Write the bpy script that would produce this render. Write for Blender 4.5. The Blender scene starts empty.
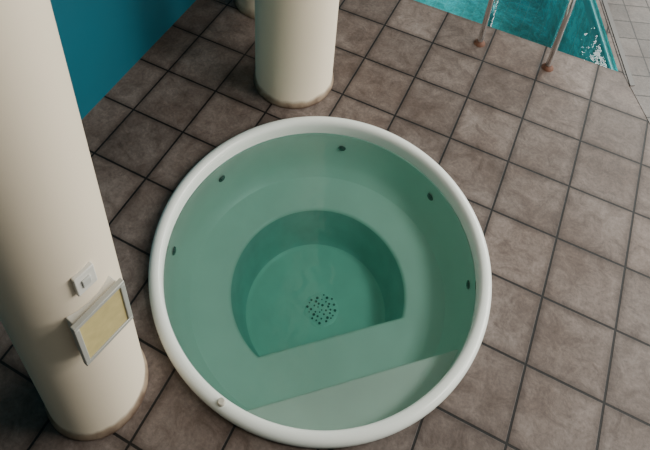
import bpy, bmesh, math, random
from mathutils import Matrix, Vector
sc=bpy.context.scene
random.seed(3)
# ---------------------------------------------------------------- helpers
def link(o,parent=None):
    sc.collection.objects.link(o)
    if parent: o.parent=parent
    return o
def empty(name,loc=(0,0,0)):
    e=bpy.data.objects.new(name,None); e.location=loc; return link(e)
def mesh(name,verts,faces,mat,parent=None,loc=(0,0,0),smooth=True,ang=40):
    me=bpy.data.meshes.new(name); me.from_pydata([tuple(v) for v in verts],[],faces)
    bm=bmesh.new(); bm.from_mesh(me); bmesh.ops.recalc_face_normals(bm,faces=bm.faces); bm.to_mesh(me); bm.free()
    if smooth:
        me.polygons.foreach_set('use_smooth',[True]*len(me.polygons)); me.set_sharp_from_angle(angle=math.radians(ang))
    me.materials.append(mat)
    o=bpy.data.objects.new(name,me); o.location=loc; return link(o,parent)
def lathe(name,prof,mat,parent=None,loc=(0,0,0),n=128,ang=40,cap0=False,cap1=False):
    v=[];f=[]
    for r,z in prof:
        for i in range(n):
            a=2*math.pi*i/n; v.append((r*math.cos(a),r*math.sin(a),z))
    for j in range(len(prof)-1):
        for i in range(n):
            i2=(i+1)%n; f.append((j*n+i,j*n+i2,(j+1)*n+i2,(j+1)*n+i))
    if cap0: f.append(tuple(range(n)))
    if cap1: f.append(tuple(range((len(prof)-1)*n,len(prof)*n)))
    return mesh(name,v,f,mat,parent,loc,ang=ang)
def prism(name,poly,z0,z1,mat,parent=None,loc=(0,0,0),bevel=0,seg=3,smooth=True):
    n=len(poly); v=[(x,y,z0) for x,y in poly]+[(x,y,z1) for x,y in poly]
    f=[tuple(range(n)),tuple(range(n,2*n))]+[(i,(i+1)%n,n+(i+1)%n,n+i) for i in range(n)]
    o=mesh(name,v,f,mat,parent,loc,smooth=smooth)
    if bevel:
        m=o.modifiers.new('b','BEVEL'); m.width=bevel; m.segments=seg; m.limit_method='ANGLE'; m.angle_limit=math.radians(50)
    return o
def box(name,sx,sy,sz,mat,parent=None,loc=(0,0,0),bevel=0.004,rot=None):
    o=prism(name,[(-sx/2,-sy/2),(sx/2,-sy/2),(sx/2,sy/2),(-sx/2,sy/2)],-sz/2,sz/2,mat,parent,loc,bevel)
    if rot: o.rotation_euler=rot
    return o
def tube(name,pts,r,mat,parent=None,res=10):
    cu=bpy.data.curves.new(name,'CURVE'); cu.dimensions='3D'; cu.bevel_depth=r; cu.bevel_resolution=6; cu.use_fill_caps=True
    sp=cu.splines.new('POLY'); sp.points.add(len(pts)-1)
    for p,q in zip(sp.points,pts): p.co=(*q,1)
    o=bpy.data.objects.new(name,cu); cu.materials.append(mat); return link(o,parent)
# ---------------------------------------------------------------- materials
def newmat(name):
    m=bpy.data.materials.new(name); m.use_nodes=True; return m,m.node_tree,m.node_tree.nodes['Principled BSDF']
def simple(name,col,rough=.5,metal=0,noise=0,nscale=8,bump=0,spec=.5,col2=None):
    m,nt,b=newmat(name); b.inputs['Roughness'].default_value=rough; b.inputs['Metallic'].default_value=metal
    b.inputs['Specular IOR Level'].default_value=spec
    b.inputs['Base Color'].default_value=(*col,1)
    g=nt.nodes.new('ShaderNodeNewGeometry'); n=nt.nodes.new('ShaderNodeTexNoise'); n.inputs['Scale'].default_value=nscale; n.inputs['Detail'].default_value=6
    nt.links.new(g.outputs['Position'],n.inputs['Vector'])
    if noise:
        mx=nt.nodes.new('ShaderNodeMix'); mx.data_type='RGBA'
        c2=col2 or tuple(c*(1-noise) for c in col)
        mx.inputs[6].default_value=(*col,1); mx.inputs[7].default_value=(*c2,1)
        nt.links.new(n.outputs['Fac'],mx.inputs[0]); nt.links.new(mx.outputs[2],b.inputs['Base Color'])
    if bump:
        bp=nt.nodes.new('ShaderNodeBump'); bp.inputs['Strength'].default_value=bump; bp.inputs['Distance'].default_value=.01
        nt.links.new(n.outputs['Fac'],bp.inputs['Height']); nt.links.new(bp.outputs[0],b.inputs['Normal'])
    return m
def tiles(name,origin,size,c1,c2,grout,mortar=.007,rough=.4,rotz=0,bumps=.35,grime=0,spec=.5):
    m,nt,b=newmat(name); N=nt.nodes; L=nt.links; b.inputs['Specular IOR Level'].default_value=spec
    g=N.new('ShaderNodeNewGeometry')
    mp=N.new('ShaderNodeMapping'); mp.vector_type='TEXTURE'; mp.inputs['Location'].default_value=(origin[0],origin[1],0); mp.inputs['Rotation'].default_value=(0,0,rotz)
    L.new(g.outputs['Position'],mp.inputs['Vector'])
    def brick(ms,sm):
        br=N.new('ShaderNodeTexBrick'); br.offset=0; br.squash=1
        br.inputs['Scale'].default_value=1; br.inputs['Brick Width'].default_value=size; br.inputs['Row Height'].default_value=size
        br.inputs['Mortar Size'].default_value=ms; br.inputs['Mortar Smooth'].default_value=sm; br.inputs['Bias'].default_value=0
        br.inputs['Color1'].default_value=(*c1,1); br.inputs['Color2'].default_value=(*c2,1); br.inputs['Mortar'].default_value=(*grout,1)
        L.new(mp.outputs[0],br.inputs['Vector']); return br
    br=brick(mortar,.3)
    def noise(s,d,r=.6,dist=0):
        n=N.new('ShaderNodeTexNoise'); n.inputs['Scale'].default_value=s; n.inputs['Detail'].default_value=d; n.inputs['Roughness'].default_value=r; n.inputs['Distortion'].default_value=dist
        L.new(g.outputs['Position'],n.inputs['Vector']); return n
    n1=noise(9,8,.72,.9); n2=noise(1.4,4,.6); n3=noise(55,4,.7)
    def ramp(n,a,b_,ca,cb):
        r=N.new('ShaderNodeValToRGB'); r.color_ramp.elements[0].position=a; r.color_ramp.elements[1].position=b_
        r.color_ramp.elements[0].color=(*ca,1); r.color_ramp.elements[1].color=(*cb,1); L.new(n.outputs['Fac'],r.inputs[0]); return r
    def mul(a,bb,f=1):
        x=N.new('ShaderNodeMix'); x.data_type='RGBA'; x.blend_type='MULTIPLY'; x.inputs[0].default_value=f
        L.new(a,x.inputs[6]); L.new(bb,x.inputs[7]); return x.outputs[2]
    r1=ramp(n1,.30,.70,(.56,.50,.47),(1.34,1.34,1.34)); r2=ramp(n2,.36,.64,(.70,.63,.59),(1.14,1.15,1.16)); r3=ramp(n3,.3,.7,(.74,.74,.74),(1.2,1.2,1.2))
    c=mul(mul(mul(br.outputs['Color'],r1.outputs[0]),r2.outputs[0]),r3.outputs[0])
    if grime:
        b2=brick(.05,1.0); r4=ramp(b2,0,1,(1,1,1),(.46,.42,.40)); c=mul(c,r4.outputs[0],grime)
    L.new(c,b.inputs['Base Color'])
    rr=N.new('ShaderNodeMapRange'); rr.inputs['To Min'].default_value=rough-.12; rr.inputs['To Max'].default_value=rough+.18
    L.new(n1.outputs['Fac'],rr.inputs['Value']); L.new(rr.outputs[0],b.inputs['Roughness'])
    sb=N.new('ShaderNodeMath'); sb.operation='SUBTRACT'; L.new(n1.outputs['Fac'],sb.inputs[0]); L.new(br.outputs['Fac'],sb.inputs[1])
    bp=N.new('ShaderNodeBump'); bp.inputs['Strength'].default_value=bumps; bp.inputs['Distance'].default_value=.006
    L.new(sb.outputs[0],bp.inputs['Height']); L.new(bp.outputs[0],b.inputs['Normal'])
    return m
def water(name,absorb,dens,bumpsc,bumpst):
    m=bpy.data.materials.new(name); m.use_nodes=True; nt=m.node_tree; N=nt.nodes; L=nt.links; N.clear()
    out=N.new('ShaderNodeOutputMaterial'); mix=N.new('ShaderNodeMixShader'); tr=N.new('ShaderNodeBsdfTransparent'); gl=N.new('ShaderNodeBsdfGlossy')
    gl.inputs['Roughness'].default_value=.06; fr=N.new('ShaderNodeFresnel'); fr.inputs[0].default_value=1.36
    g=N.new('ShaderNodeNewGeometry'); n=N.new('ShaderNodeTexNoise'); n.inputs['Scale'].default_value=bumpsc; n.inputs['Detail'].default_value=3
    L.new(g.outputs['Position'],n.inputs['Vector']); bp=N.new('ShaderNodeBump'); bp.inputs['Strength'].default_value=bumpst; bp.inputs['Distance'].default_value=.02
    L.new(n.outputs['Fac'],bp.inputs['Height']); L.new(bp.outputs[0],gl.inputs['Normal']); L.new(bp.outputs[0],fr.inputs['Normal'])
    L.new(fr.outputs[0],mix.inputs[0]); L.new(tr.outputs[0],mix.inputs[1]); L.new(gl.outputs[0],mix.inputs[2]); L.new(mix.outputs[0],out.inputs['Surface'])
    va=N.new('ShaderNodeVolumeAbsorption'); va.inputs['Color'].default_value=(*absorb,1); va.inputs['Density'].default_value=dens
    L.new(va.outputs[0],out.inputs['Volume']); return m
GX,GY=-0.325,4.317
floor_m=tiles('floor_tile',(GX,GY),.4,(.182,.150,.135),(.132,.108,.097),(.0065,.005,.0045),mortar=.0072,rough=.5,grime=.75,spec=.35)
deck_m=tiles('deck_tile',(.66,4.30),.2,(.14,.122,.113),(.105,.092,.085),(.02,.017,.016),mortar=.005,rough=.45,rotz=math.radians(-69),spec=.4)
teal=simple('teal_paint',(.0,.12,.175),.6,noise=.25,nscale=1.2)
acryl=simple('white_acrylic',(.84,.87,.82),.22,noise=.06,nscale=3)
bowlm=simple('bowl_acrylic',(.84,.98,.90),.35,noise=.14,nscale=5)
wellwall=simple('bowl_wall_shade',(.52,.78,.74),.5,noise=.35,nscale=7)  # darker speckled teal: shade on the well wall put into its colour
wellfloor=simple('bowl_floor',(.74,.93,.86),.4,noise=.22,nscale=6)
def column_mat(name,base):
    m,nt,b=newmat(name); N=nt.nodes; L=nt.links
    g=N.new('ShaderNodeNewGeometry'); sp=N.new('ShaderNodeSeparateXYZ'); L.new(g.outputs['Position'],sp.inputs[0])
    n=N.new('ShaderNodeTexNoise'); n.inputs['Scale'].default_value=9; n.inputs['Detail'].default_value=5; L.new(g.outputs['Position'],n.inputs['Vector'])
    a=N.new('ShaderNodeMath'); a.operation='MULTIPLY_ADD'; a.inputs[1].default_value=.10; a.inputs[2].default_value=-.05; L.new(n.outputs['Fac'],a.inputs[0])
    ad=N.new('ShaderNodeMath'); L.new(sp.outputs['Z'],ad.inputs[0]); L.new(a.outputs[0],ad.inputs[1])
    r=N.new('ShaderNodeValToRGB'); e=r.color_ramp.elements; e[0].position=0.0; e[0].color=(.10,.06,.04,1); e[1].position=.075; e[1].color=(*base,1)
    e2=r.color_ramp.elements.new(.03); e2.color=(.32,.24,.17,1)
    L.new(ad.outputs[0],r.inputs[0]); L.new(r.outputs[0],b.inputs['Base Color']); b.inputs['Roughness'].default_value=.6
    bp=N.new('ShaderNodeBump'); bp.inputs['Strength'].default_value=.15; bp.inputs['Distance'].default_value=.005; L.new(n.outputs['Fac'],bp.inputs['Height']); L.new(bp.outputs[0],b.inputs['Normal'])
    return m
col_m=column_mat('column_paint',(.78,.67,.52))
steel=simple('stainless',(.75,.76,.77),.2,1.0)
rust=simple('rust_stain',(.17,.07,.04),.7,noise=.5,nscale=30)
jetm=simple('jet_plastic',(.08,.17,.15),.4)
plate=simple('plate_plastic',(.72,.70,.64),.4)
frame=simple('panel_frame',(.45,.45,.41),.35,.2)
yell=simple('panel_notice',(.66,.54,.24),.6,noise=.35,nscale=25)
poolm=tiles('pool_tile',(0,0),.1,(.10,.93,.98),(.08,.90,.95),(.30,.95,.97),mortar=.003,rough=.3,bumps=.1)
white_t=simple('pool_edge_tile',(.16,.60,.64),.35)
tubwater=water('tub_water',(.0,.77,.66),.86,5,.5)
poolwater=water('pool_water',(.20,.93,1.0),.22,5,.6)
# ---------------------------------------------------------------- floor with openings
TC=(-.735,1.972); R=.973
pool=[(.62,4.31),(-.86,8.2),(-2.3,8.2),(-2.3,4.31)]
bm=bmesh.new()
def loop(pts):
    vs=[bm.verts.new((x,y,0)) for x,y in pts]; return [bm.edges.new((vs[i],vs[(i+1)%len(vs)])) for i in range(len(vs))]
es=loop([(-2.57,-2.5),(4.5,-2.5),(4.5,9),(-2.57,9)])
es+=loop([(TC[0]+(R-.03)*math.cos(2*math.pi*i/96),TC[1]+(R-.03)*math.sin(2*math.pi*i/96)) for i in range(96)])
es+=loop(pool)
bmesh.ops.triangle_fill(bm,use_beauty=True,use_dissolve=False,edges=es)
bmesh.ops.recalc_face_normals(bm,faces=bm.faces)
for f in bm.faces:
    if f.normal.z<0: f.normal_flip()
me=bpy.data.meshes.new('floor'); bm.to_mesh(me); bm.free(); me.materials.append(floor_m)
link(bpy.data.objects.new('floor',me))
prism('wall_left',[(-2.72,-2.5),(-2.57,-2.5),(-2.57,9),(-2.72,9)],0,5.5,teal,smooth=False)
plaster=simple('plaster',(.22,.21,.19),.8,noise=.1)
dplaster=simple('dark_plaster',(.05,.05,.045),.8,noise=.1)
prism('light_block_wall',[(-2.72,-2.65),(4.5,-2.65),(4.5,-2.5),(-2.72,-2.5)],0,5.5,dplaster,smooth=False)  # unseen dark wall added behind the camera to shade the left column
prism('light_block_ceiling',[(-2.72,-2.65),(4.5,-2.65),(4.5,9),(-2.72,9)],5.5,5.6,plaster,smooth=False)  # unseen slab added overhead to block world light
# ---------------------------------------------------------------- columns
def column(name,x,y,r):
    return lathe(name,[(r+.012,0),(r+.012,.02),(r,.035),(r,2),(r,5.5)],col_m,loc=(x,y,0),n=96,cap0=True,cap1=True)
column('round_column',-1.50,3.09,.275)
column('round_column',-2.08,3.76,.27)
LC=(-1.425,.852); LR=.235
column('round_column',LC[0],LC[1],LR)
def oncol(ang,z,out):
    return (LC[0]+(LR+out)*math.cos(ang),LC[1]+(LR+out)*math.sin(ang),z)
# notice panel
t=-.18; pn=empty('notice_panel',oncol(t,1.05,.012)); pn.rotation_euler=(0,0,t)
W_,H_=.235,.31
box('back_box',.05,W_-.03,H_-.03,plate,pn,(-.01,0,0),.004)
fw=.022
for nm,sy,sz,y,z in (('frame_top',W_,fw,0,H_/2-fw/2),('frame_bottom',W_,fw,0,-H_/2+fw/2),('frame_left',fw,H_-2*fw,-W_/2+fw/2,0),('frame_right',fw,H_-2*fw,W_/2-fw/2,0)):
    box(nm,.024,sy,sz,frame,pn,(.024,y,z),.004)
box('notice',.01,W_-2*fw+.004,H_-2*fw+.004,yell,pn,(.024,0,0),.001)
t=-.20; sw=empty('wall_switch',oncol(t,1.36,.006)); sw.rotation_euler=(0,0,t)
box('plate',.022,.085,.115,plate,sw,(0,0,0),.005)
box('rocker',.010,.035,.05,simple('rocker_plastic',(.6,.6,.56),.3),sw,(.013,0,0),.003,rot=(0,.08,0))
# ---------------------------------------------------------------- hot tub
tub=empty('hot_tub',(TC[0],TC[1],0))
prof=[(R-.025,-.02),(R-.004,0),(R,.02),(R-.004,.038),(R-.016,.048),(R-.036,.052),(R-.056,.048),(R-.068,.036),(R-.073,.02),(R-.076,-.02),(.898,-.06),(.888,-.12),(.875,-.22),(.85,-.31),(.82,-.35),(.775,-.38)]
o=lathe('shell',prof,acryl,tub,n=160,ang=60)
o.data.materials.append(bowlm)
for pi in range(10*160,15*160): o.data.polygons[pi].material_index=1
SZ=-.38; WZ=-.70; tn=math.atan2(-.748,.664)
n=360
def outl(a,sc_=1,off=0):
    d=math.cos(a-tn); r=.53+off
    if d>0: r=min(r,(.298+off)/d)
    return r
rings=[(lambda a:.776,SZ),(lambda a:.70,SZ-.003),(lambda a:outl(a,off=.02),SZ-.008),(lambda a:outl(a,off=.006),SZ-.014),(lambda a:outl(a),SZ-.026),
 (lambda a:outl(a)*.92,-.60),(lambda a:outl(a)*.88,-.66),(lambda a:outl(a)*.84,-.69),(lambda a:outl(a)*.78,WZ),(lambda a:outl(a)*.4,WZ),(lambda a:.01,WZ)]
v=[];f=[]
for fn,z in rings:
    for i in range(n):
        a=2*math.pi*i/n; r=fn(a); v.append((r*math.cos(a),r*math.sin(a),z))
for j in range(len(rings)-1):
    for i in range(n):
        i2=(i+1)%n; f.append((j*n+i,j*n+i2,(j+1)*n+i2,(j+1)*n+i))
f.append(tuple(range((len(rings)-1)*n,len(rings)*n)))
o=mesh('seat_and_well',v,f,bowlm,tub,ang=50)
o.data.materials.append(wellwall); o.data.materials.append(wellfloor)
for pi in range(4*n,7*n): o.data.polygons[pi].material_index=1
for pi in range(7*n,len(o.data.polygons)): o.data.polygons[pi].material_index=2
rs=.885; c2=.62; ha=math.acos(c2/rs)
seg=[(rs*math.cos(tn+ha*(2*i/40-1)),rs*math.sin(tn+ha*(2*i/40-1))) for i in range(41)]
prism('entry_step',seg,-.39,-.18,bowlm,tub,bevel=.018,seg=4)
for i,a in enumerate([math.radians(q) for q in (163,106,61,21,200,-110)]):
    j=lathe('jet_%d'%i,[(.0005,.010),(.010,.010),(.014,.004),(.022,.006),(.026,.0)],jetm,tub,n=24)
    rr=.878
    j.matrix_local=Matrix.Translation((rr*math.cos(a),rr*math.sin(a),-.17))@Matrix.Rotation(a,4,'Z')@Matrix.Rotation(-math.pi/2,4,'Y')
dp=(.03,.02)
lathe('drain_plate',[(.0005,.006),(.095,.005),(.11,.0)],wellfloor,tub,loc=(*dp,WZ),n=48)
hv=[];hf=[]
pts=[(i*.028+random.uniform(-.006,.006),j*.028+random.uniform(-.006,.006)) for i in range(-3,4) for j in range(-3,4) if i*i+j*j<11]
for q in pts:
    b0=len(hv); rr=random.uniform(.004,.009); hv+=[(q[0]+rr*math.cos(m_*math.pi/5),q[1]+rr*math.sin(m_*math.pi/5),.009) for m_ in range(10)]; hf.append(tuple(range(b0,b0+10)))
mesh('drain_holes',hv,hf,simple('drain_hole',(.08,.17,.16),.5),tub,loc=(*dp,WZ),smooth=False)
lathe('air_knob',[(.0005,.020),(.014,.020),(.018,.016),(.020,0)],simple('knob',(.55,.52,.44),.4),tub,loc=(-.09,-.93,.048),n=24)
lathe('water',[(.0005,-.05),(.8975,-.05),(.8975,-.85),(.0005,-.85)],tubwater,tub,n=160)
# ---------------------------------------------------------------- swimming pool
pl=empty('swimming_pool',(0,0,0))
D=-1.15
pv=[(x,y,0) for x,y in pool]+[(x,y,D) for x,y in pool]
mesh('basin',pv,[(4,5,6,7)]+[(i,(i+1)%4,4+(i+1)%4,4+i) for i in range(4)],poolm,pl,smooth=False)
def inset(poly,d):
    o=[];m=len(poly)
    for i in range(m):
        p0,p1,p2=Vector(poly[i-1]),Vector(poly[i]),Vector(poly[(i+1)%m])
        e1=(p1-p0).normalized(); e2=(p2-p1).normalized(); n1=Vector((-e1.y,e1.x)); n2=Vector((-e2.y,e2.x)); b=(n1+n2).normalized()
        o.append(tuple(p1+b*d/b.dot(n1)))
    return o
ins=inset(pool,.03)
mesh('edge_ledge',[(x,y,-.03) for x,y in pool]+[(x,y,-.03) for x,y in ins]+[(x,y,-.16) for x,y in ins],
 [(i,(i+1)%4,4+(i+1)%4,4+i) for i in range(4)]+[(4+i,4+(i+1)%4,8+(i+1)%4,8+i) for i in range(4)],white_t,pl,smooth=False)
wv=[(x,y,-.06) for x,y in inset(pool,-.001)]+[(x,y,D-.05) for x,y in inset(pool,-.001)]
mesh('pool_water',wv,[(0,1,2,3),(4,5,6,7)]+[(i,(i+1)%4,4+(i+1)%4,4+i) for i in range(4)],poolwater,pl,smooth=False)
prism('floor_deck',[(.66,4.30),(1.30,3.2),(3.2,4.2),(3.2,8),(-.75,8)],.0,.003,deck_m,smooth=False)
dx,dy=-.356,.934
gut=[(.72,4.20),(.72+.03,4.22),(.72+.03+dx*3.5,4.22+dy*3.5),(.72+dx*3.5,4.20+dy*3.5)]
prism('pool_gutter_grate',gut,.003,.009,simple('grate',(.11,.10,.095),.5),smooth=False)
lad=empty('pool_ladder',(0,0,0))
def rail(name,x):
    pts=[(x,4.09,0),(x,4.09,.25),(x,4.09,.52)]
    rad=.19
    for k in range(1,13):
        a=math.pi*(1-k/12); pts.append((x,4.09+rad+rad*math.cos(a),.55+rad*math.sin(a)))
    pts+=[(x,4.47,.3),(x,4.47,-.85)]
    tube(name,pts,.021,steel,lad)
    lathe(name+'_flange',[(.022,.03),(.030,.022),(.042,.008),(.045,0)],rust,lad,loc=(x,4.09,0),n=32)
rail('rail_a',-.40); rail('rail_b',.13)
for i in range(3): box('tread_%d'%i,.51,.08,.025,steel,lad,(-.135,4.47,-.22-.27*i),.006)
# ---------------------------------------------------------------- light
w=bpy.data.worlds.new('world'); sc.world=w; w.use_nodes=True
bg=w.node_tree.nodes['Background']; bg.inputs[0].default_value=(.85,.97,.92,1); bg.inputs[1].default_value=.48
def area(name,loc,target,sx,sy,power,col):
    l=bpy.data.lights.new(name,'AREA'); l.shape='RECTANGLE'; l.size=sx; l.size_y=sy; l.energy=power; l.color=col
    o=bpy.data.objects.new(name,l); o.location=loc; o.rotation_euler=(Vector(target)-Vector(loc)).to_track_quat('-Z','Y').to_euler(); link(o)
area('window_light',(4.4,4.4,3.2),(-.8,2.2,0),4.0,2.4,400,(1,.97,.90))
area('window_light_back',(2.4,8.6,3.4),(.2,3.6,0),3.0,2.0,340,(.97,1,.95))
area('fill_light',(3.0,2.7,5.3),(-.6,2.3,0),1.4,1.4,140,(1,.96,.88))  # added fill from above for the columns' right sides, no visible source
# ---------------------------------------------------------------- camera
f,cy,p,r,yw=707.674,-28.78,.6927,.0716,.4025
cam=bpy.data.cameras.new('camera'); co=bpy.data.objects.new('camera',cam); sc.collection.objects.link(co); sc.camera=co
cam.sensor_width=36; cam.lens=f/650*36; cam.shift_y=-(225-cy)/650; cam.clip_start=.05
M=(Matrix.Rotation(yw,3,'Z')@Matrix.Rotation(math.pi/2-p,3,'X')@Matrix.Rotation(r,3,'Z')).to_4x4(); M.translation=(0,0,3.865); co.matrix_world=M
